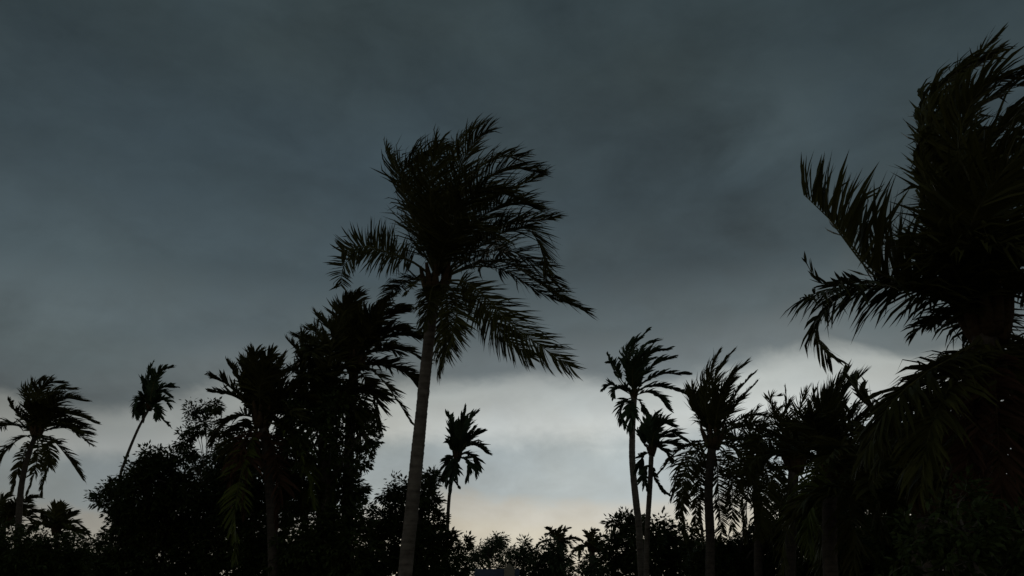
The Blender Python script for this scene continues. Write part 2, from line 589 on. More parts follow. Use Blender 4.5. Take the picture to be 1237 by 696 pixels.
# ------------------------------------------------------------------ ground
def ground():
    rnd = random.Random(5)
    V, Fc = [], []
    rings = [0, 3, 6, 10, 15, 22, 30, 40, 55, 75, 110, 180, 350, 800, 2000, 6000]
    seg = 48
    V.append(Vector((0, 0, 0)))
    for r in rings[1:]:
        for k in range(seg):
            a = 2 * math.pi * k / seg
            V.append(Vector((r * math.cos(a), r * math.sin(a), rnd.uniform(-.06, .04) if r < 200 else 0)))
    for k in range(seg):
        Fc.append((0, 1 + k, 1 + (k + 1) % seg))
    for i in range(len(rings) - 2):
        for k in range(seg):
            a = 1 + i * seg
            Fc.append((a + k, a + seg + k, a + seg + (k + 1) % seg, a + (k + 1) % seg))
    scale = 0.5
    m, t, bs = material('grassy_earth')
    nz = t.nodes.new('ShaderNodeTexNoise')
    nz.inputs['Scale'].default_value = 0.6
    nz.inputs['Detail'].default_value = 10
    tcn = t.nodes.new('ShaderNodeTexCoord')
    t.links.new(tcn.outputs['Object'], nz.inputs['Vector'])
    r = t.nodes.new('ShaderNodeValToRGB')
    r.color_ramp.elements[0].position = 0.35
    r.color_ramp.elements[0].color = (0.03, 0.045, 0.015, 1)
    r.color_ramp.elements[1].position = 0.7
    r.color_ramp.elements[1].color = (0.10, 0.08, 0.045, 1)
    mp = t.nodes.new('ShaderNodeMapping')
    mp.inputs['Scale'].default_value = (0.6, 0.6, 5.0)
    t.links.new(tcn.outputs['Object'], mp.inputs[0])
    nb = t.nodes.new('ShaderNodeTexNoise')
    nb.inputs['Scale'].default_value = scale * 0.7
    nb.inputs['Detail'].default_value = 4
    t.links.new(mp.outputs[0], nb.inputs['Vector'])
    av = t.nodes.new('ShaderNodeMath')
    av.operation = 'MULTIPLY_ADD'
    t.links.new(nb.outputs['Fac'], av.inputs[0])
    av.inputs[1].default_value = 0.5
    sc_ = t.nodes.new('ShaderNodeMath')
    sc_.operation = 'MULTIPLY_ADD'
    t.links.new(nz.outputs['Fac'], sc_.inputs[0])
    sc_.inputs[1].default_value = 0.8
    sc_.inputs[2].default_value = -0.15
    t.links.new(sc_.outputs[0], av.inputs[2])
    t.links.new(av.outputs[0], r.inputs[0])
    t.links.new(r.outputs[0], bs.inputs['Base Color'])
    bs.inputs['Roughness'].default_value = 0.95
    build('ground', V, Fc, m, kind='structure', smooth=True)
ground()

# ================================================================== THE TREES
G_COCO = 'coconut palms bending in the storm wind'
G_ARECA = 'slender areca palms'
G_TREE = 'broadleaf trees and bushes'

# ---- main coconut palm in the middle
up = dict
palm('coconut_palm', 'tall coconut palm in the middle, pale leaning trunk and big wind-torn crown', G_COCO, 19.0,
     [(489, 700), (497, 620), (507, 520), (516, 430), (526, 345)], 0.158, 0.118,
     [
      # reaching upwind
      ([(522, 334), (500, 318), (470, 306), (438, 297), (413, 304)], -0.9, dict(leaf=0.72, wind=0.25, grav=0.0, pairs=70, vee=0.1, ang=(85, 60), up=Vector((0, -1, 0.15)), start=0.28)),
      ([(522, 334), (498, 316), (466, 304), (436, 303), (415, 322), (412, 345)], 0.9, dict(leaf=0.6, wind=0.2, grav=0.35, pairs=60, start=0.3, ang=(85, 55), up=Vector((0, -1, 0.2)))),
      ([(522, 340), (503, 336), (485, 343), (470, 355), (462, 372)], 1.8, dict(leaf=0.5, wind=0.5, grav=0.7, start=0.3)),
      ([(524, 340), (508, 338), (496, 348), (490, 356)], -1.0, dict(leaf=0.25, wind=0.5, grav=0.4, start=0.5, pairs=30)),
      # upright and bent back on the windward side
      ([(526, 330), (512, 280), (493, 230), (476, 200), (467, 180)], 1.6, dict(wind=0.9, grav=0.2, leaf=0.85)),
      ([(526, 330), (508, 285), (490, 240), (486, 210), (505, 188), (530, 190)], -1.2, dict(wind=1.0, grav=0.5)),
      ([(528, 330), (514, 270), (506, 220), (515, 185), (545, 178)], 2.2, dict(wind=1.0, grav=0.4)),
      ([(529, 330), (522, 270), (520, 220), (530, 175)], -2.2, dict(wind=0.9, grav=0.1)),
      ([(530, 330), (530, 260), (540, 205), (560, 165), (580, 152)], 1.6, dict(wind=0.7, grav=-0.15, leaf=0.95)),
      ([(530, 330), (536, 270), (552, 215), (572, 172), (588, 158)], -1.6, dict(wind=0.9, grav=-0.25, leaf=0.9)),
      ([(531, 330), (545, 265), (570, 212), (600, 192), (632, 188)], 1.8, dict(wind=1.1, grav=0.1)),
      ([(532, 330), (550, 270), (578, 225), (612, 203), (645, 206)], -1.4, dict(wind=1.1, grav=0.2)),
      ([(533, 330), (556, 280), (588, 245), (620, 228), (655, 212)], 1.2, dict(wind=1.0, grav=0.1)),
      ([(534, 331), (560, 285), (592, 255), (622, 245), (648, 250)], -2.0, dict(wind=1.0, grav=0.3)),
      ([(531, 330), (540, 290), (556, 250), (585, 228), (618, 236)], -3.0, dict(wind=0.9, grav=0.5)),
      ([(529, 330), (526, 290), (532, 252), (552, 235), (580, 245)], 3.0, dict(wind=0.9, grav=0.7)),
      ([(526, 332), (510, 300), (500, 270), (506, 246), (530, 240)], 2.8, dict(wind=0.8, grav=0.7)),
      ([(530, 332), (534, 305), (548, 280), (572, 272), (600, 285)], -3.2, dict(wind=0.8, grav=0.7)),
      ([(530, 332), (540, 308), (560, 292), (588, 292), (615, 310)], 3.0, dict(wind=0.8, grav=0.7)),
      # downwind
      ([(534, 333), (568, 300), (605, 275), (640, 268), (666, 264)], 1.4, dict(wind=0.8, grav=0.5)),
      ([(534, 333), (570, 305), (605, 282), (636, 276), (654, 300), (660, 322)], -1.2, dict(wind=0.6, grav=0.6, leaf=0.85)),
      ([(534, 335), (572, 312), (610, 302), (645, 318), (672, 342)], 1.6, dict(wind=0.8, grav=0.5)),
      ([(534, 336), (575, 318), (615, 318), (655, 345), (708, 377)], -1.0, dict(wind=0.7, grav=0.5, leaf=0.72)),
      ([(534, 336), (575, 322), (612, 328), (650, 352), (690, 368)], 1.8, dict(wind=0.7, grav=0.6, leaf=0.7)),
      ([(534, 340), (560, 340), (590, 362), (625, 398), (688, 442)], -1.2, dict(wind=0.75, grav=0.35, leaf=0.85, vee=0.0, up=Vector((0.2, -1, 0.15)))),
      ([(534, 340), (560, 346), (584, 370), (606, 402), (640, 432)], 0.8, dict(wind=0.4, grav=0.6, leaf=0.8, vee=0.0, up=Vector((0.2, -1, 0.15)))),
      # hanging beside the trunk
      ([(531, 342), (546, 350), (552, 372), (548, 400), (538, 430)], -1.3, dict(wind=0.7, grav=0.8, leaf=0.75)),
      ([(530, 342), (538, 352), (541, 380), (539, 412), (532, 448)], 1.4, dict(wind=0.65, grav=0.9, leaf=0.75)),
      ([(527, 342), (521, 352), (517, 375), (512, 395)], -0.9, dict(wind=0.3, grav=0.9, leaf=0.5)),
     ], auto=[],
     leaf=0.98, width=0.036, pairs=84, trunk_mat=M_TRUNK, seed=3, crown_r=0.18, sides=18, ring=0.085, length=4.0)

# ---- great coconut palm at the right edge
palm('coconut_palm', 'huge coconut palm cut off by the right edge, nearest of all the palms', G_COCO, 12.0,
     [(1172, 700), (1178, 600), (1184, 500), (1192, 385)], 0.22, 0.16,
     [
      ([(1185, 372), (1140, 352), (1090, 342), (1050, 322), (1012, 275), (972, 236)], -0.8,
       dict(leaf=1.25, wind=0.42, grav=-0.15, pairs=46, vee=1.15, ang=(72, 42), width=0.055, start=0.2, up=Vector((0.55, -0.15, 0.8)))),
      ([(1185, 376), (1148, 358), (1095, 350), (1058, 335), (1022, 292), (985, 240)], 0.8,
       dict(leaf=1.1, wind=0.4, grav=-0.1, pairs=36, vee=1.0, ang=(72, 42), start=0.25, up=Vector((0.55, 0.3, 0.8)))),
      ([(1188, 392), (1160, 368), (1110, 349), (1050, 345), (1000, 350), (972, 360)], -0.6,
       dict(leaf=1.0, wind=0.15, grav=0.75, pairs=64, vee=-0.1, width=0.042, start=0.1, ang=(85, 60))),
      ([(1188, 392), (1160, 372), (1110, 352), (1050, 346), (1005, 362), (985, 402), (1002, 430)], 0.8,
       dict(leaf=0.8, wind=0.25, grav=0.6, pairs=56, vee=0.0, start=0.12, ang=(85, 45))),
      ([(1188, 384), (1130, 352), (1060, 340), (1000, 344), (984, 334), (974, 318)], 0.2, dict(leaf=0.4, wind=0.1, grav=0.0, pairs=44, start=0.35, gap=0.25)),
      ([(1188, 396), (1168, 380), (1140, 382), (1118, 392), (1104, 404)], 1.4, dict(leaf=0.5, wind=0.1, grav=0.8, pairs=40)),
      # upright fronds bent back by the wind
      ([(1188, 370), (1154, 300), (1128, 220), (1114, 150), (1114, 112)], 0.6, dict(leaf=0.8, wind=2.6, grav=0.1, pairs=70, ang=(42, 22))),
      ([(1190, 368), (1152, 280), (1130, 200), (1124, 130), (1150, 90), (1190, 70)], -0.6, dict(leaf=0.9, wind=2.4, grav=0.0, pairs=70, ang=(42, 22))),
      ([(1190, 368), (1160, 290), (1144, 210), (1146, 140), (1168, 85), (1200, 50)], 0.8, dict(leaf=0.85, wind=0.7, grav=-0.3, pairs=66)),
      ([(1192, 366), (1166, 280), (1158, 200), (1174, 140), (1216, 108), (1260, 100)], -0.9, dict(leaf=0.9, wind=0.9, grav=0.1, pairs=66)),
      ([(1192, 366), (1172, 290), (1170, 220), (1196, 165), (1245, 140)], 0.9, dict(leaf=0.9, wind=0.9, grav=0.3)),
      ([(1194, 366), (1178, 300), (1182, 240), (1212, 190), (1262, 160)], -1.3, dict(leaf=1.0, wind=0.8, grav=0.6)),
      ([(1194, 366), (1184, 310), (1196, 255), (1232, 215), (1290, 205)], 1.4, dict(leaf=1.0, wind=0.8, grav=0.6)),
      ([(1190, 370), (1164, 320), (1150, 265), (1156, 225), (1186, 205)], -1.5, dict(leaf=0.9, wind=1.8, grav=0.6, ang=(45, 22))),
      ([(1190, 372), (1166, 335), (1156, 295), (1166, 265), (1204, 255)], 1.6, dict(leaf=0.9, wind=1.8, grav=0.7, ang=(45, 22))),
      ([(1190, 372), (1164, 345), (1150, 315), (1158, 290), (1188, 280)], -1.6, dict(leaf=0.9, wind=0.8, grav=0.8)),
      ([(1195, 370), (1200, 320), (1226, 280), (1270, 268), (1320, 290)], -1.0, dict(leaf=1.0, wind=0.6, grav=0.9)),
      ([(1195, 372), (1208, 335), (1240, 312), (1285, 315), (1330, 350)], 1.0, dict(leaf=1.0, wind=0.5, grav=1.0)),
      ([(1196, 376), (1220, 355), (1256, 350), (1296, 380), (1330, 430)], -0.8, dict(leaf=1.0, wind=0.4, grav=1.0)),
      ([(1196, 376), (1212, 352), (1236, 345), (1262, 365), (1280, 400)], 1.8, dict(leaf=0.9, wind=0.3, grav=1.0)),
      ([(1190, 372), (1185, 330), (1195, 300), (1225, 300), (1250, 330)], -2.2, dict(leaf=1.0, wind=0.5, grav=1.0)),
      ([(1192, 366), (1168, 315), (1180, 255), (1222, 195), (1300, 130)], -2.6, dict(leaf=1.15, wind=0.7, grav=0.5, pairs=74)),
      ([(1190, 370), (1152, 315), (1130, 255), (1114, 200), (1112, 170)], -0.9, dict(leaf=0.75, wind=2.6, grav=0.4, pairs=76, ang=(42, 22))),
      ([(1192, 366), (1158, 270), (1140, 185), (1150, 125), (1192, 100)], 1.4, dict(leaf=0.85, wind=1.0, grav=0.1, pairs=76)),
      ([(1192, 366), (1164, 262), (1158, 172), (1184, 108), (1236, 88)], -1.6, dict(leaf=0.9, wind=1.0, grav=0.0, pairs=80)),
      ([(1192, 366), (1156, 240), (1142, 150), (1158, 98), (1196, 70)], 0.3, dict(leaf=0.9, wind=1.0, grav=-0.2, pairs=80)),
      ([(1192, 366), (1180, 270), (1188, 190), (1225, 140), (1290, 120)], 0.4, dict(leaf=1.0, wind=0.9, grav=0.2, pairs=80)),
      ([(1190, 372), (1156, 350), (1136, 340), (1124, 352)], 1.4, dict(leaf=0.6, wind=0.6, grav=0.5, pairs=50)),
      # drooping fronds on both sides of the trunk
      ([(1190, 400), (1165, 425), (1120, 450), (1075, 490), (1046, 545)], -0.8, dict(leaf=0.9, wind=0.15, grav=0.9, vee=-0.1, pairs=70)),
      ([(1188, 404), (1160, 432), (1118, 458), (1085, 500), (1062, 560)], 1.2, dict(leaf=0.9, wind=0.15, grav=1.0, pairs=70)),
      ([(1190, 404), (1170, 438), (1140, 480), (1120, 535), (1112, 590)], -1.2, dict(leaf=0.85, wind=0.2, grav=1.0)),
      ([(1190, 404), (1176, 440), (1156, 490), (1150, 550), (1150, 610)], 1.5, dict(leaf=0.8, wind=0.2, grav=1.0)),
      ([(1196, 400), (1212, 430), (1222, 475), (1232, 520), (1246, 570)], -0.8, dict(leaf=0.7, wind=0.1, grav=1.0)),
      ([(1198, 398), (1224, 415), (1252, 455), (1270, 520), (1278, 590)], 0.8, dict(leaf=1.0, wind=0.0, grav=1.0)),
      ([(1194, 404), (1200, 440), (1204, 500), (1208, 570), (1210, 640)], -1.0, dict(leaf=0.7, wind=0.2, grav=0.9, mat=M_DRY, label='dead red-brown frond hanging down')),
      ([(1190, 404), (1180, 450), (1172, 520), (1168, 600), (1166, 660)], -0.9, dict(leaf=0.5, wind=0.2, grav=0.9, mat=M_DRY, label='dead red-brown frond hanging along the trunk')),
      ([(1196, 404), (1222, 450), (1236, 540), (1240, 620)], 1.1, dict(leaf=0.8, wind=0.1, grav=0.9, mat=M_DRY, label='dead red-brown frond hanging down')),
     ], auto=[(6, (20, 75), (0, 360), 0.8, dict(wind=0.7, grav=0.7, fw=0.6))],
     leaf=1.0, width=0.05, pairs=76, trunk_mat=M_TRUNK_D, seed=5, crown_r=0.2, sides=16, length=3.4, rad=0.032)

# ---- left edge coconut palm
palm('coconut_palm', 'coconut palm at the left edge, curved trunk and drooping lower fronds', G_COCO, 42.0,
     [(20, 690), (23, 620), (27, 580), (36, 545), (45, 522)], 0.17, 0.12,
     [
      ([(44, 522), (36, 490), (38, 470), (52, 458)], 1.0, dict(wind=0.9, grav=0.2)),
      ([(45, 522), (42, 490), (50, 466), (72, 462)], -1.4, dict(wind=1.0, grav=0.3)),
      ([(45, 522), (50, 492), (64, 472), (88, 470)], 1.4, dict(wind=1.0, grav=0.3)),
      ([(46, 522), (58, 496), (78, 482), (100, 484)], -1.0, dict(wind=0.9, grav=0.3)),
      ([(46, 522), (62, 504), (86, 500), (114, 510)], 1.0, dict(wind=0.8, grav=0.4)),
      ([(46, 523), (62, 514), (84, 518), (108, 536)], -1.0, dict(wind=0.7, grav=0.4)),
      ([(46, 525), (62, 530), (80, 550), (98, 576)], 1.0, dict(wind=0.5, grav=0.6)),
      ([(44, 524), (30, 508), (16, 494), (10, 484)], -1.2, dict(wind=0.8, grav=0.2, leaf=0.6)),
      ([(44, 524), (28, 516), (8, 514), (-14, 522)], 1.2, dict(wind=0.3, grav=0.7)),
      ([(44, 526), (28, 528), (12, 540), (-4, 562)], -1.0, dict(wind=0.2, grav=0.8)),
      ([(44, 528), (32, 542), (22, 566), (14, 596)], 1.0, dict(wind=0.1, grav=0.8, leaf=0.55)),
      ([(45, 528), (46, 544), (42, 570), (32, 600)], -1.2, dict(wind=0.1, grav=0.8, leaf=0.5)),
      ([(46, 528), (54, 542), (55, 562), (50, 598)], 1.0, dict(wind=0.1, grav=0.8, leaf=0.5)),
      ([(46, 526), (56, 532), (60, 552), (56, 575)], -1.6, dict(wind=0.2, grav=0.8, leaf=0.7)),
     ], auto=[(8, (25, 80), (0, 360), 0.8, dict(wind=0.9, grav=0.5, fw=0.6))],
     leaf=0.95, width=0.085, pairs=40, length=3.0, seed=7, sides=10, rad=0.035)

# ---- small palm crown low on the left
palm('coconut_palm', 'short palm low on the left, its round crown just over the bushes', G_COCO, 55.0,
     [(68, 700), (68, 640)], 0.18, 0.14, [
      ([(68, 640), (62, 628), (56, 622), (52, 620)], 0.6), ([(68, 640), (66, 626), (66, 616), (67, 610)], -0.6),
      ([(68, 640), (74, 626), (76, 616), (75, 609)], 0.6), ([(68, 640), (80, 628), (86, 621), (90, 619)], -0.5),
      ([(68, 640), (80, 634), (92, 632), (102, 640)], 0.5), ([(68, 640), (54, 634), (44, 636), (34, 644)], 0.5)],
     auto=[(9, (0, 50), (0, 360), 1.0, dict(wind=0.4, grav=0.5, fw=0.2))],
     leaf=0.75, width=0.12, pairs=24, length=1.9, seed=9, sides=8, rad=0.04)
palm('coconut_palm', 'small dark palm in the left bottom corner, partly outside the picture', G_COCO, 48.0,
     [(2, 700), (4, 630)], 0.18, 0.14, [
      ([(4, 630), (0, 612), (4, 602), (10, 600)], 0.6), ([(4, 630), (14, 616), (22, 612), (26, 618)], -0.6),
      ([(4, 630), (18, 622), (30, 624), (40, 632)], 0.5)],
     auto=[(10, (0, 60), (0, 360), 1.0, dict(wind=0.4, grav=0.6, fw=0.2))],
     leaf=0.8, width=0.12, pairs=24, length=2.0, seed=10, sides=8, rad=0.04)

# ---- slender areca palms
ARE = dict(leaf=0.62, width=0.12, pairs=22, sides=8, crown_r=0.09, rad=0.03, mat=M_ARECA, ang=(50, 22), wind=0.5, grav=0.3)
palm('areca_palm', 'slender areca palm with a thin leaning stem above the left bushes', G_ARECA, 40.0,
     [(143, 590), (150, 560), (166, 520), (181, 492)], 0.075, 0.06, [
      ([(181, 492), (178, 472), (180, 452), (184, 440)], 0.5), ([(181, 492), (184, 470), (192, 450), (206, 444)], -0.5),
      ([(181, 492), (188, 476), (198, 468), (210, 468)], 0.4), ([(181, 492), (174, 480), (168, 480), (164, 492), (165, 503)], -0.3, dict(wind=0.1, grav=0.6)),
      ([(181, 492), (180, 484), (174, 486), (174, 504)], 0.4, dict(wind=0.1, grav=0.6)), ([(181, 492), (190, 484), (200, 484), (204, 490)], -0.4),
      ([(181, 494), (188, 496), (195, 505), (206, 516)], 0.2, dict(leaf=0.26, wind=0.2)), ([(181, 492), (184, 488), (188, 494), (189, 504)], -0.5, dict(wind=0.1)),
      ([(181, 492), (176, 476), (176, 462), (182, 452)], 0.5), ([(181, 492), (174, 484), (170, 490), (168, 500)], 0.5, dict(wind=0.1, grav=0.6)),
      ([(181, 492), (184, 478), (188, 462), (192, 450)], 0.2), ([(181, 492), (186, 480), (196, 474), (204, 478)], 0.8)],
     seed=11, **ARE)
palm('areca_palm', 'slender areca palm right of the pale trunk, clear against the bright gap', G_ARECA, 34.0,
     [(540, 660), (541, 625), (544, 590), (552, 552)], 0.075, 0.06, [
      ([(552, 552), (550, 530), (546, 512), (541, 503)], 0.4), ([(552, 552), (556, 530), (560, 510), (562, 497)], -0.4),
      ([(552, 552), (558, 530), (566, 510), (575, 500)], 0.4), ([(552, 552), (562, 536), (572, 526), (581, 522)], -0.4),
      ([(552, 552), (562, 540), (574, 538), (587, 546)], 0.3), ([(552, 552), (562, 548), (572, 554), (576, 572)], 0.3, dict(wind=0.1, grav=0.5)),
      ([(552, 552), (560, 554), (566, 562), (566, 576)], -0.4, dict(wind=0.1, grav=0.5)),
      ([(551, 553), (546, 552), (541, 560), (540, 582)], 0.3, dict(wind=0.0, grav=0.5)), ([(551, 553), (550, 558), (548, 570), (545, 588)], -0.4, dict(wind=0.1, grav=0.5)),
      ([(551, 553), (546, 558), (545, 574), (554, 588)], -0.2, dict(wind=0.1, grav=0.3, leaf=0.3)), ([(552, 552), (546, 540), (542, 534), (539, 534)], -0.4, dict(leaf=0.3)),
      ([(552, 552), (552, 534), (554, 518), (558, 508)], 0.7), ([(552, 552), (556, 540), (564, 528), (572, 518)], 0.8)],
     seed=13, **ARE)
ARE2 = dict(ARE, width=0.11, leaf=0.75, pairs=26)
palm('areca_palm', 'taller of two slim palms right of centre, tufted crown above the other', G_ARECA, 36.0,
     [(772, 640), (769, 612), (764, 560), (764, 520), (766, 478)], 0.15, 0.12, [
      ([(766, 476), (758, 450), (756, 428), (762, 412)], 0.5, dict(wind=1.0)), ([(766, 476), (760, 446), (764, 420), (780, 402)], -0.5, dict(wind=1.0)),
      ([(766, 476), (766, 444), (776, 420), (794, 412)], 0.7, dict(wind=1.0)), ([(766, 476), (772, 448), (786, 428), (806, 422)], -0.7, dict(wind=0.9)),
      ([(766, 476), (776, 454), (792, 440), (812, 432)], 0.5, dict(wind=0.8)), ([(766, 476), (778, 462), (800, 452), (830, 452)], -0.4, dict(leaf=0.6)),
      ([(766, 477), (780, 468), (804, 468), (824, 474)], 0.6, dict(leaf=0.6)), ([(766, 478), (782, 474), (796, 480), (806, 492)], -0.4, dict(leaf=0.7)),
      ([(765, 477), (750, 462), (740, 444), (735, 430)], 0.5, dict(leaf=0.45, start=0.5)), ([(765, 477), (750, 458), (742, 440), (736, 438)], -0.5, dict(leaf=0.45, start=0.5)),
      ([(765, 478), (750, 470), (738, 465), (729, 470)], 0.4, dict(leaf=0.45, start=0.45)), ([(765, 478), (756, 470), (744, 470), (742, 478)], -0.5, dict(leaf=0.5)),
      ([(765, 480), (756, 484), (750, 494), (754, 512)], 0.3, dict(wind=0.1, grav=0.5)), ([(766, 480), (762, 488), (762, 502), (762, 516)], -0.4, dict(wind=0.1, grav=0.5)),
      ([(766, 480), (774, 486), (780, 500), (790, 512)], 0.2, dict(wind=0.2, grav=0.4, leaf=0.4)), ([(766, 476), (768, 456), (774, 440), (786, 434)], 1.2, dict(wind=0.8)),
      ([(766, 476), (764, 456), (766, 440), (776, 430)], -1.2, dict(wind=0.8))],
     seed=15, trunk_mat=M_TRUNK, **ARE2)
palm('areca_palm', 'shorter slim palm with a pale stem beside the taller tufted one', G_ARECA, 30.0,
     [(781, 700), (782, 640), (785, 590), (787, 545)], 0.10, 0.08, [
      ([(787, 543), (784, 525), (786, 510), (794, 500)], 0.4), ([(787, 543), (790, 524), (800, 512), (812, 514)], -0.4),
      ([(787, 543), (796, 528), (810, 522), (824, 530)], 0.3), ([(787, 543), (798, 536), (810, 536), (820, 540)], -0.3),
      ([(787, 544), (794, 540), (804, 546), (810, 556)], 0.3, dict(leaf=0.4)), ([(787, 544), (778, 536), (774, 526), (776, 516)], 0.4, dict(leaf=0.4)),
      ([(786, 546), (778, 550), (774, 560), (775, 572)], 0.3, dict(leaf=0.5)), ([(787, 560), (780, 566), (778, 578), (782, 592)], -0.3, dict(leaf=0.4, wind=0.1)),
      ([(787, 560), (792, 578), (800, 592), (808, 598)], 0.2, dict(leaf=0.25, wind=0.1)), ([(787, 543), (792, 532), (800, 528), (810, 528)], 0.6)],
     seed=17, trunk_mat=M_TRUNK, **dict(ARE, leaf=0.6, width=0.1))

# ---- palm on the left of the tall one: two crowns in the dark group
palm('coconut_palm', 'dark palm behind the pale trunk, shaggy crown with fronds reaching its trunk', G_COCO, 26.0,
     [(418, 700), (420, 600), (424, 500), (428, 440)], 0.18, 0.14, [
      ([(426, 436), (410, 410), (396, 392), (385, 382)], 0.8), ([(427, 436), (416, 404), (414, 380), (420, 362)], -0.8),
      ([(426, 438), (404, 420), (380, 412), (360, 408)], 0.8), ([(426, 438), (404, 428), (378, 430), (356, 444)], -0.8),
      ([(426, 438), (402, 416), (384, 402), (372, 398)], 1.4), ([(428, 436), (438, 400), (454, 374), (474, 358)], 0.9, dict(wind=0.7, grav=0.5)),
      ([(428, 436), (444, 404), (464, 380), (488, 372)], -0.9, dict(wind=0.7, grav=0.7)), ([(428, 437), (450, 412), (476, 398), (504, 408)], 0.9, dict(grav=0.7)),
      ([(428, 438), (452, 424), (480, 420), (510, 434)], -0.7, dict(grav=0.6)), ([(429, 440), (456, 438), (484, 446), (508, 470)], 0.7, dict(grav=0.6)),
      ([(429, 442), (450, 448), (472, 472), (495, 508)], -0.7, dict(grav=0.5, leaf=0.55)), ([(429, 444), (440, 456), (454, 480), (458, 516)], 0.7, dict(grav=0.8)),
      ([(426, 442), (408, 448), (392, 470), (386, 510)], 0.7, dict(grav=0.8, wind=0.2)), ([(426, 442), (400, 440), (376, 455), (362, 490)], -0.8, dict(grav=0.7, wind=0.2)),
      ([(427, 444), (420, 470), (410, 510), (405, 560)], -0.7, dict(grav=0.8, wind=0.2)), ([(428, 437), (436, 412), (446, 395), (462, 386)], 1.8),
      ([(428, 444), (434, 476), (436, 520), (430, 570)], 0.8, dict(grav=0.8, wind=0.2, mat=M_YELLOW, label='yellowing frond')),
     ], auto=[(10, (15, 80), (0, 360), 0.85, dict(wind=0.6, grav=0.6, fw=0.5))],
     leaf=0.8, width=0.07, pairs=44, length=2.6, seed=21, sides=10, rad=0.03)
palm('coconut_palm', 'low palm squeezed between the shaggy palm and the upright fan palm', G_COCO, 25.0,
     [(388, 700), (388, 620), (390, 540), (392, 482)], 0.14, 0.12, [
      ([(391, 478), (376, 452), (364, 430), (352, 416)], 0.5, dict(grav=0.0)), ([(391, 478), (372, 460), (358, 448), (346, 450)], -0.5, dict(grav=0.3)),
      ([(392, 478), (386, 446), (382, 418), (384, 392)], 0.5, dict(grav=-0.1)), ([(392, 478), (396, 444), (402, 414), (412, 384)], -0.5, dict(grav=0.0)),
      ([(393, 478), (406, 456), (420, 444), (436, 446)], 0.4), ([(390, 480), (370, 478), (352, 490), (340, 520)], 0.5, dict(grav=0.8, wind=0.2)),
      ([(393, 480), (412, 478), (430, 496), (440, 530)], -0.5, dict(grav=0.8, wind=0.3)), ([(391, 482), (376, 510), (368, 555), (368, 610)], -0.5, dict(grav=0.8, wind=0.2)),
      ([(393, 482), (402, 515), (406, 560), (404, 620)], -0.6, dict(grav=0.8, wind=0.2, mat=M_YELLOW, label='yellow-green drooping frond')), ([(391, 478), (380, 446), (370, 424), (366, 404)], 1.0, dict(grav=0.0))],
     auto=[(8, (-5, 45), (0, 360), 0.9, dict(wind=0.3, grav=0.7, fw=0.3))],
     leaf=0.7, width=0.06, pairs=40, length=2.0, seed=24, sides=10, rad=0.03)
palm('coconut_palm', 'palm left of the shaggy one, upright fan of fronds over hanging dead ones', G_COCO, 24.0,
     [(330, 700), (328, 620), (322, 540), (316, 505)], 0.14, 0.13, [
      ([(314, 502), (306, 470), (304, 448), (303, 430)], 0.6, dict(grav=0.0)), ([(315, 502), (318, 468), (322, 445), (328, 428)], -0.6, dict(grav=0.0)),
      ([(315, 502), (326, 472), (334, 450), (342, 432)], 0.5, dict(grav=0.0)), ([(313, 503), (298, 476), (286, 455), (276, 440)], -0.5, dict(grav=0.1, leaf=0.5)),
      ([(313, 504), (292, 484), (274, 476), (256, 474)], 0.5, dict(grav=0.2, leaf=0.5)), ([(317, 503), (336, 480), (352, 468), (366, 462)], -0.5, dict(grav=0.2)),
      ([(317, 504), (340, 492), (362, 488), (384, 496)], 0.5, dict(grav=0.4)), ([(312, 505), (292, 502), (272, 512), (258, 532)], -0.5, dict(grav=0.6, wind=0.2)),
      ([(312, 506), (296, 514), (284, 534), (276, 562)], 0.6, dict(grav=0.8, wind=0.2)), ([(318, 506), (338, 510), (354, 530), (362, 560)], -0.5, dict(grav=0.8, wind=0.3)),
      ([(314, 508), (304, 540), (298, 580), (296, 620)], -0.6, dict(grav=0.8, wind=0.1, mat=M_DRY, label='dead red-brown hanging frond')),
      ([(317, 508), (330, 540), (338, 585), (336, 630)], -0.7, dict(grav=0.8, wind=0.1, mat=M_DRY, label='dead red-brown hanging frond')),
      ([(313, 508), (298, 530), (284, 565), (280, 600)], -0.4, dict(grav=0.8, wind=0.1, mat=M_DRY, label='dead red-brown hanging frond')),
      ([(318, 508), (346, 520), (368, 556), (378, 606)], -0.8, dict(grav=0.8, wind=0.2, mat=M_YELLOW, label='yellow-green drooping frond')),
      ([(314, 506), (306, 480), (310, 458), (318, 444)], 1.2), ([(313, 508), (294, 560), (284, 620), (286, 670)], -1.0, dict(grav=0.6, wind=0.1, mat=M_YELLOW, label='yellow-green drooping frond')),
     ], auto=[(10, (10, 70), (0, 360), 0.8, dict(wind=0.4, grav=0.5, fw=0.3))],
     leaf=0.7, width=0.07, pairs=40, length=2.2, seed=23, sides=10, rad=0.03)

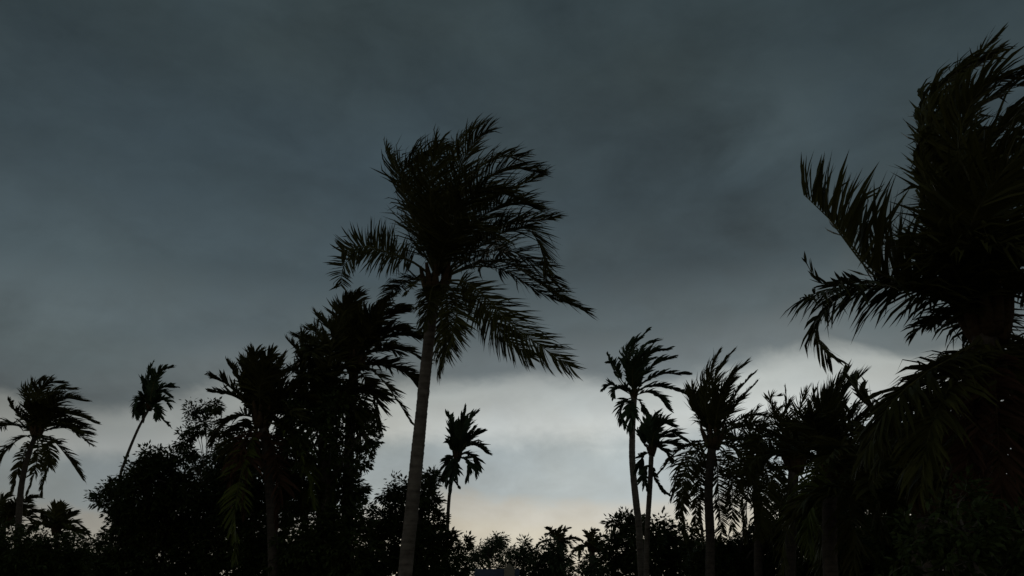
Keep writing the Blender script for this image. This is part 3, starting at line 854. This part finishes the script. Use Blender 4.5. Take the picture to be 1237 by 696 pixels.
# ---- palms of the right group
palm('coconut_palm', 'palm right of the two slim palms, tall combed-up fronds and hanging skirts', G_COCO, 28.0,
     [(858, 700), (858, 650), (856, 590), (861, 532)], 0.15, 0.13, [
      ([(860, 530), (844, 500), (838, 482), (836, 470)], 0.6, dict(wind=0.3, grav=-0.2)), ([(861, 530), (852, 488), (856, 456), (866, 430)], -0.6, dict(wind=1.3, ang=(48, 20), grav=-0.35)),
      ([(861, 530), (858, 486), (866, 452), (882, 428)], 0.6, dict(wind=1.3, ang=(48, 20), grav=-0.35)), ([(862, 530), (868, 490), (882, 458), (898, 442)], -0.6, dict(wind=1.3, ang=(48, 20), grav=-0.35)),
      ([(862, 530), (874, 500), (892, 472), (912, 450)], 0.4, dict(wind=0.5, grav=-0.2, leaf=0.4)), ([(862, 530), (876, 508), (894, 484), (914, 462)], -0.3, dict(wind=0.5, grav=-0.1, leaf=0.35)),
      ([(862, 530), (872, 506), (884, 490), (896, 482)], 1.0, dict(wind=0.5, grav=0.1)), ([(861, 530), (852, 504), (848, 484), (852, 466)], 1.2, dict(wind=1.2, grav=-0.1, ang=(48, 22))),
      ([(862, 531), (866, 500), (872, 476), (884, 462)], -1.3, dict(wind=1.2, grav=-0.1, ang=(48, 22))), ([(861, 531), (856, 510), (858, 494), (868, 482)], 1.4),
      ([(860, 532), (842, 534), (818, 546), (796, 572)], 0.5, dict(wind=0.1, grav=0.5, leaf=0.4)), ([(860, 533), (846, 542), (830, 570), (820, 625)], -0.5, dict(wind=0.0, grav=0.3, leaf=0.55, ang=(75, 45), up=Vector((0.3, -0.9, 0.2)), pairs=44, width=0.06)),
      ([(860, 534), (848, 550), (842, 590), (840, 640)], 0.5, dict(wind=0.0, grav=0.3, leaf=0.45, ang=(75, 45), up=Vector((0.3, -0.9, 0.2)), pairs=44, width=0.06)), ([(862, 534), (876, 546), (884, 586), (884, 640)], -0.6, dict(wind=0.1, grav=0.3, leaf=0.55, ang=(75, 45), up=Vector((0.3, -0.9, 0.2)), pairs=44, width=0.06)),
      ([(863, 533), (886, 538), (906, 566), (914, 610)], 0.5, dict(wind=0.1, grav=0.3, leaf=0.6, ang=(75, 45), up=Vector((0.3, -0.9, 0.2)), pairs=44, width=0.06)), ([(863, 532), (886, 518), (912, 514), (940, 530)], -0.4, dict(wind=0.3, grav=0.6)),
      ([(863, 531), (884, 512), (910, 502), (940, 505)], 0.6, dict(wind=0.4, grav=0.4, leaf=0.5)), ([(861, 534), (866, 560), (868, 600), (872, 650)], 0.9, dict(wind=0.1, grav=0.3, leaf=0.5, ang=(75, 45), up=Vector((0.3, -0.9, 0.2)), pairs=44, width=0.06)),
      ([(860, 534), (838, 540), (822, 560), (812, 600)], 1.2, dict(wind=0.2, grav=0.7, leaf=0.6)), ([(861, 535), (850, 560), (846, 600), (850, 655)], 1.4, dict(wind=0.2, grav=0.6, leaf=0.55)),
      ([(862, 535), (880, 556), (896, 596), (900, 650)], 1.4, dict(wind=0.3, grav=0.6, leaf=0.65)), ([(863, 533), (892, 530), (918, 548), (932, 590)], 1.0, dict(wind=0.3, grav=0.7, leaf=0.6)),
      ([(863, 533), (890, 545), (912, 584), (924, 640)], -1.0, dict(wind=0.3, grav=0.6, leaf=0.65)), ([(860, 535), (834, 552), (824, 590), (828, 650)], -1.2, dict(wind=0.2, grav=0.6, leaf=0.5)),
     ],
     leaf=0.8, width=0.05, pairs=54, length=2.2, seed=25, sides=10, rad=0.028)
palm('coconut_palm', 'palm with feathery upright frond tips between the combed-up one and green clump', G_COCO, 25.0,
     [(955, 700), (956, 640), (958, 580), (960, 560)], 0.15, 0.14, [
      ([(958, 560), (948, 530), (938, 505), (930, 482), (942, 478)], 0.5, dict(wind=0.3, grav=0.0, leaf=0.5)), ([(959, 560), (955, 524), (951, 498), (949, 472)], -0.3, dict(leaf=0.4, wind=0.2, grav=-0.3, ang=(30, 12))),
      ([(961, 560), (966, 530), (976, 500), (986, 470)], 0.5, dict(wind=0.1, grav=-0.3, leaf=0.55)), ([(962, 560), (972, 532), (986, 506), (1000, 478)], -0.5, dict(wind=0.1, grav=-0.2, leaf=0.55)),
      ([(957, 561), (940, 536), (914, 518), (886, 516), (858, 530)], -0.6, dict(wind=0.2, grav=0.7, leaf=0.6)), ([(957, 562), (938, 548), (914, 552), (894, 584)], 0.5, dict(wind=0.1, grav=0.3, leaf=0.6, ang=(75, 45), up=Vector((0.3, -0.9, 0.2)), pairs=44, width=0.06)),
      ([(957, 564), (940, 568), (924, 600), (916, 650)], -0.5, dict(wind=0.1, grav=0.3, leaf=0.6, ang=(75, 45), up=Vector((0.3, -0.9, 0.2)), pairs=44, width=0.06)), ([(962, 562), (984, 552), (1006, 566), (1020, 600)], 0.5, dict(wind=0.2, grav=0.7)),
      ([(959, 566), (952, 600), (948, 640), (946, 690)], -0.5, dict(wind=0.1, grav=0.7)), ([(962, 566), (976, 590), (984, 630), (986, 680)], -0.8, dict(wind=0.1, grav=0.7, mat=M_YELLOW, label='yellow-green drooping frond')),
      ([(960, 560), (960, 528), (964, 500), (974, 474)], 0.8, dict(wind=0.3, grav=-0.3)), ([(961, 560), (970, 524), (980, 498), (994, 486)], 0.9, dict(wind=0.4, grav=-0.2)),
      ([(959, 560), (948, 524), (944, 504), (952, 490)], -0.9, dict(wind=0.7, grav=-0.1)), ([(962, 560), (978, 532), (994, 512), (1012, 498)], 0.7, dict(wind=0.5, grav=-0.1)),
      ([(960, 560), (962, 540), (968, 520), (980, 506)], 1.0), ([(962, 560), (980, 536), (1002, 528), (1022, 540)], -0.7)],
     auto=[(8, (-10, 35), (0, 360), 0.9, dict(wind=0.3, grav=0.6, fw=0.3))],
     leaf=0.75, width=0.04, pairs=42, length=2.2, seed=27, sides=10, ang=(60, 30))
palm('coconut_palm', 'low palm filling the gap between the combed-up palm and the feathery-tipped one', G_COCO, 31.0,
     [(916, 700), (916, 640), (914, 590), (912, 560)], 0.15, 0.13, [
      ([(912, 558), (906, 532), (906, 510), (914, 494)], 0.5, dict(wind=0.8, ang=(48, 22))), ([(913, 558), (916, 530), (926, 508), (942, 494)], -0.5, dict(wind=0.8, ang=(48, 22))),
      ([(913, 558), (924, 536), (942, 520), (962, 514)], 0.5, dict(grav=0.3)), ([(911, 558), (898, 538), (888, 528), (876, 530)], -0.5, dict(grav=0.5)),
      ([(911, 560), (896, 558), (886, 576), (880, 606)], 0.5, dict(grav=0.6, wind=0.3)), ([(913, 560), (930, 560), (944, 580), (950, 614)], -0.5, dict(grav=0.6, wind=0.3)),
      ([(912, 561), (906, 580), (902, 610), (902, 650)], 0.6, dict(grav=0.5, wind=0.2)), ([(913, 561), (924, 584), (930, 614), (932, 654)], -0.6, dict(grav=0.5, wind=0.2))],
     leaf=0.75, width=0.045, pairs=44, length=2.2, seed=28, sides=10)
palm('coconut_palm', 'green palm with bunched fronds leaning right, just left of the huge palm', G_COCO, 20.0,
     [(1004, 700), (1002, 650), (1003, 600), (1008, 560)], 0.17, 0.15, [
      ([(1006, 556), (1000, 515), (1006, 482), (1020, 454)], 0.5, dict(wind=0.5, grav=-0.5, ang=(36, 14))), ([(1007, 556), (1006, 515), (1016, 480), (1038, 456)], -0.5, dict(wind=0.5, grav=-0.4, ang=(36, 14))),
      ([(1008, 556), (1014, 520), (1030, 494), (1056, 480)], 0.5, dict(wind=0.6, grav=0.2, leaf=0.5)), ([(1007, 556), (1004, 522), (1010, 490), (1026, 462)], 1.0, dict(wind=0.5, grav=-0.4, ang=(36, 14))),
      ([(1008, 556), (1016, 526), (1030, 508), (1050, 500)], -0.9, dict(wind=0.6, grav=0.3)), ([(1006, 558), (990, 560), (978, 600), (978, 660)], -0.6, dict(wind=0.1, grav=0.8, mat=M_YELLOW, label='yellow-green drooping frond')),
      ([(1010, 558), (1036, 560), (1056, 590), (1066, 640)], 0.6, dict(grav=0.8, wind=0.2)), ([(1009, 560), (1022, 590), (1030, 640), (1034, 690)], -0.6, dict(grav=0.8, wind=0.2)),
      ([(1006, 560), (998, 600), (996, 650), (998, 700)], 0.6, dict(grav=0.8, wind=0.1)), ([(1007, 556), (998, 526), (998, 496), (1010, 468)], -1.0, dict(wind=0.6, grav=-0.4, ang=(36, 14)))],
     auto=[(9, (-10, 40), (0, 360), 0.9, dict(wind=0.4, grav=0.6, fw=0.3))],
     leaf=0.85, width=0.05, pairs=44, length=2.0, seed=29, sides=10)
palm('coconut_palm', 'low spreading palm under the huge palm, fronds drooping to the ground', G_COCO, 17.0,
     [(1112, 720), (1114, 690), (1116, 610)], 0.2, 0.18, [],
     auto=[(18, (15, 75), (0, 360), 1.0, dict(wind=0.2, grav=0.7, fw=0.2, sag=0.7))],
     leaf=0.8, width=0.07, pairs=46, length=2.7, seed=31, sides=10)

# ---- far palms
palm('coconut_palm', 'far stout palm with stubby fronds, nearest the cream horizon gap', G_COCO, 75.0,
     [(676, 700), (676, 656)], 0.3, 0.25, [
      ([(676, 656), (674, 646), (676, 640), (678, 636)], 0.5), ([(676, 656), (680, 646), (684, 640), (688, 638)], -0.5),
      ([(676, 656), (684, 652), (690, 652), (694, 655)], 0.4), ([(676, 656), (670, 648), (666, 644), (662, 646)], 0.4)],
     auto=[(9, (-10, 50), (0, 360), 1.0, dict(wind=0.2, grav=0.5, fw=0.2))],
     leaf=0.6, width=0.16, pairs=16, length=1.7, seed=33, sides=8, rad=0.06)
palm('coconut_palm', 'far ragged palm just left of the bush below the slim palms', G_COCO, 60.0,
     [(716, 700), (715, 662)], 0.22, 0.2, [
      ([(715, 662), (712, 650), (710, 644), (706, 642)], 0.5), ([(715, 662), (716, 648), (718, 642), (721, 641)], -0.5),
      ([(715, 662), (722, 652), (728, 648), (732, 650)], 0.5), ([(715, 662), (706, 658), (702, 664), (700, 674)], 0.4),
      ([(715, 662), (724, 662), (730, 670), (733, 682)], 0.4)],
     auto=[(8, (-10, 50), (0, 360), 1.0, dict(wind=0.2, grav=0.6, fw=0.2))],
     leaf=0.55, width=0.13, pairs=16, length=1.5, seed=35, sides=8, rad=0.05)

# ---- broadleaf trees and bushes, left to right
tree('bush', 'low dark bush along the bottom left corner', G_TREE, 34.0, 25,
     [(5, 668, 30), (35, 672, 30), (65, 675, 30), (95, 678, 30), (20, 690, 30), (50, 690, 30), (80, 692, 30), (108, 690, 24), (-10, 650, 20)],
     leaf=0.15, seed=41, cat='bush', trunk_r=0.1)
tree('broadleaf_tree', 'rounded dark leafy tree below the leaning areca palm', G_TREE, 27.0, 180,
     [(182, 551, 13), (194, 552, 16), (208, 560, 18), (165, 580, 12), (141, 588, 9), (126, 590, 11), (132, 604, 14), (140, 622, 14), (176, 580, 30), (205, 590, 30),
      (165, 610, 32), (200, 630, 40), (160, 650, 36), (135, 668, 24), (185, 680, 40), (225, 600, 22), (232, 640, 34), (230, 685, 36), (130, 692, 22)],
     leaf=0.15, seed=43)
tree('broadleaf_tree', 'spindly tree with separate round leaf tufts left of the fan palm', G_TREE, 30.5, 246,
     [(229, 495, 8), (248, 490, 9), (259, 490, 8), (233, 514, 8), (223, 523, 8), (221, 533, 7), (252, 513, 10), (263, 519, 9), (228, 545, 12), (240, 560, 12), (268, 545, 10),
      (262, 575, 18), (255, 600, 20), (270, 620, 24)],
     leaf=0.16, seed=45, trunk_r=0.09, depth=0.4, fork=0.2, dens=1.3)
tree('broadleaf_tree', 'dense dark tree under the fan palm and its dead fronds', G_TREE, 27.5, 300,
     [(280, 560, 26), (300, 540, 26), (325, 545, 26), (280, 600, 34), (320, 600, 40), (290, 650, 40), (335, 655, 40), (265, 680, 34), (310, 690, 34), (350, 690, 30)],
     leaf=0.15, seed=47)
tree('broadleaf_tree', 'tall leafy tree with ragged right side under the shaggy palm', G_TREE, 24.5, 390,
     [(365, 495, 22), (385, 500, 24), (405, 490, 22), (425, 500, 22), (442, 512, 16), (440, 530, 16), (380, 540, 32), (412, 545, 26), (434, 556, 13), (365, 590, 34), (400, 600, 34),
      (426, 590, 16), (350, 525, 22), (345, 560, 26), (400, 465, 14), (380, 470, 16), (380, 650, 40), (420, 660, 34), (360, 690, 34), (400, 694, 30), (440, 690, 26), (432, 625, 18)],
     leaf=0.15, seed=49)
tree('bush', 'tall bush behind the foot of the pale leaning trunk', G_TREE, 26.0, 505,
     [(515, 582, 13), (523, 576, 8), (500, 590, 16), (480, 590, 12), (468, 597, 10), (515, 603, 15), (497, 620, 26), (470, 625, 22), (518, 632, 18), (455, 640, 18), (510, 660, 30), (538, 652, 12), (535, 670, 20),
      (475, 670, 32), (548, 685, 14), (505, 695, 28), (445, 680, 20), (560, 656, 6)],
     leaf=0.15, seed=51, cat='bush')
tree('tree', 'far feathery tree left of the small house roof', G_TREE, 70.0, 590,
     [(575, 668, 10), (585, 662, 10), (596, 656, 9), (604, 650, 6), (600, 666, 13), (580, 678, 13), (565, 672, 8), (562, 688, 10), (606, 684, 12), (612, 666, 6)],
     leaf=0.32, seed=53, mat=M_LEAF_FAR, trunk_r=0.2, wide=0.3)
tree('tree', 'far upright tree right of the small house roof', G_TREE, 72.0, 634,
     [(622, 670, 9), (634, 664, 8), (640, 672, 10), (630, 684, 13), (646, 684, 10), (618, 684, 10), (633, 660, 5)],
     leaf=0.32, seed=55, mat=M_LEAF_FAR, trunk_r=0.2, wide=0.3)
tree('tree', 'far dense tree standing under the stout far palm', G_TREE, 73.0, 664,
     [(664, 664, 12), (654, 672, 11), (672, 672, 14), (660, 686, 15), (678, 686, 11), (650, 690, 12), (684, 694, 8)],
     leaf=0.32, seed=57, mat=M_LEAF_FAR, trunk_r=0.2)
tree('bush', 'far low bush under the ragged far palm', G_TREE, 58.0, 716,
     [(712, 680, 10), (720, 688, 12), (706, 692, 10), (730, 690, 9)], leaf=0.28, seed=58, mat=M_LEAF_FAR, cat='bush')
tree('bush', 'broad bush at the feet of the two slim palms', G_TREE, 40.0, 785,
     [(745, 632, 7), (752, 638, 10), (768, 635, 13), (788, 640, 14), (808, 642, 14), (830, 650, 16), (748, 660, 18), (775, 660, 22), (805, 665, 24), (835, 675, 24), (755, 688, 20), (785, 690, 22), (815, 692, 22), (738, 680, 10), (738, 655, 6), (756, 627, 5)],
     leaf=0.24, seed=59, cat='bush')
tree('bush', 'dark bush below the hanging skirts of the combed-up palm', G_TREE, 33.0, 885,
     [(862, 668, 20), (885, 672, 22), (910, 660, 20), (935, 655, 22), (870, 692, 24), (905, 692, 26), (940, 690, 28), (850, 685, 18), (950, 604, 15), (955, 632, 20), (925, 640, 14)],
     leaf=0.15, dens=1.5, seed=61, cat='bush')
tree('broadleaf_tree', 'dark leafy tree behind the green bunched palm', G_TREE, 30.0, 1000,
     [(1005, 556, 20), (1030, 550, 26), (980, 602, 22), (1010, 600, 34), (1045, 590, 30), (980, 650, 34), (1020, 650, 36), (1050, 560, 20), (1055, 640, 30), (990, 692, 30), (1035, 692, 30), (1070, 690, 30)],
     leaf=0.15, dens=1.5, seed=63)
tree('broadleaf_tree', 'dark leafy tree filling the space left of the huge palm trunk', G_TREE, 24.0, 1110,
     [(1130, 470, 16), (1105, 490, 20), (1085, 520, 22), (1130, 505, 24), (1160, 480, 20), (1115, 545, 30), (1155, 540, 30), (1075, 560, 26), (1090, 600, 30), (1135, 600, 36), (1075, 650, 32), (1120, 655, 36), (1160, 650, 36), (1100, 694, 30), (1150, 694, 34)],
     leaf=0.15, seed=65, dens=1.3)
tree('broadleaf_tree', 'dark leafy tree in the bottom right corner behind the huge palm', G_TREE, 22.0, 1220,
     [(1200, 450, 24), (1230, 440, 26), (1186, 486, 16), (1185, 530, 20), (1200, 610, 36), (1240, 600, 34), (1190, 655, 36), (1235, 655, 38), (1215, 694, 36), (1260, 690, 36), (1180, 580, 26), (1225, 570, 18), (1265, 560, 20)],
     leaf=0.15, seed=67, dens=1.3)

tree('bush', 'dark leafy bush right in front of the huge palm trunk, bottom right', G_TREE, 9.5, 1170,
     [(1170, 640, 34, 0), (1130, 660, 30, .3), (1205, 650, 34, .2), (1095, 680, 30, .2), (1150, 685, 38, -.2), (1205, 690, 38, 0), (1250, 670, 38, .2), (1240, 630, 24, .4), (1165, 600, 20, .4), (1112, 628, 20, .5)],
     leaf=0.11, dens=0.45, seed=69, cat='bush', trunk_r=0.06, depth=0.3)

# ---- small house far in the gap
def house():
    y = 66.0
    a = P(574, 693, y)
    base = Vector((P(600, 693, y).x, y, 0))
    root = empty('house', base, 'tiny far house with a bluish tin roof and tan gable beside the far trees', 'house')
    root.scale = (0.58, 0.7, 0.88)
    def box(V, Fc, c, s):
        b = len(V)
        for dz in (-1, 1):
            for dx, dyy in ((-1, -1), (1, -1), (1, 1), (-1, 1)):
                V.append(Vector((c[0] + dx * s[0] / 2, c[1] + dyy * s[1] / 2, c[2] + dz * s[2] / 2)))
        Fc += [(b, b + 3, b + 2, b + 1), (b + 4, b + 5, b + 6, b + 7), (b, b + 1, b + 5, b + 4), (b + 1, b + 2, b + 6, b + 5), (b + 2, b + 3, b + 7, b + 6), (b + 3, b, b + 4, b + 7)]
    m_wall = bark_mat('tan_plaster', (0.24, 0.20, 0.15), (0.34, 0.29, 0.22), scale=2)
    m_roof = bark_mat('tin_roof', (0.07, 0.075, 0.10), (0.11, 0.115, 0.15), scale=2)
    m_wood = bark_mat('shutter_wood', (0.08, 0.06, 0.04), (0.14, 0.10, 0.07), scale=5)
    V, Fc = [], []
    box(V, Fc, (base.x, y + 2.2, 1.55), (5.0, 4.0, 3.1))
    build('wall', V, Fc, m_wall, root, origin=base)
    V, Fc = [], []
    x0, x1 = base.x - 2.8, base.x + 2.8
    ya, yb, yc = y - 0.3, y + 2.2, y + 4.7
    V += [Vector(q) for q in ((x0, ya, 3.0), (x1, ya, 3.0), (x1, yb, 3.8), (x0, yb, 3.8), (x1, yc, 3.0), (x0, yc, 3.0),
                              (x0, ya, 3.12), (x1, ya, 3.12), (x1, yb, 3.95), (x0, yb, 3.95), (x1, yc, 3.12), (x0, yc, 3.12))]
    Fc += [(0, 3, 2, 1), (3, 5, 4, 2), (6, 7, 8, 9), (9, 8, 10, 11), (0, 1, 7, 6), (4, 5, 11, 10), (0, 6, 9, 3), (3, 9, 11, 5), (1, 2, 8, 7), (2, 4, 10, 8)]
    build('roof', V, Fc, m_roof, root, origin=base)
    V, Fc = [], []
    gx = base.x + 1.55
    b = len(V)
    for yy in (y + 0.2, y + 2.2):
        V += [Vector(q) for q in ((gx - .65, yy, 3.2), (gx + .65, yy, 3.2), (gx + .65, yy, 3.95), (gx, yy, 4.35), (gx - .65, yy, 3.95))]
    Fc += [(0, 1, 2, 3, 4), (9, 8, 7, 6, 5)] + [(i, 5 + i, 5 + (i + 1) % 5, (i + 1) % 5) for i in range(5)]
    build('gable', V, Fc, m_wall, root, origin=base)
    for dx in (-1.4, 1.3):
        V, Fc = [], []
        box(V, Fc, (base.x + dx, y + 0.18, 1.6), (1.0, 0.1, 1.1))
        build('window', V, Fc, m_wood, root, origin=base)
    V, Fc = [], []
    box(V, Fc, (base.x, y + 0.18, 1.05), (0.95, 0.1, 2.1))
    build('door', V, Fc, m_wood, root, origin=base)
house()
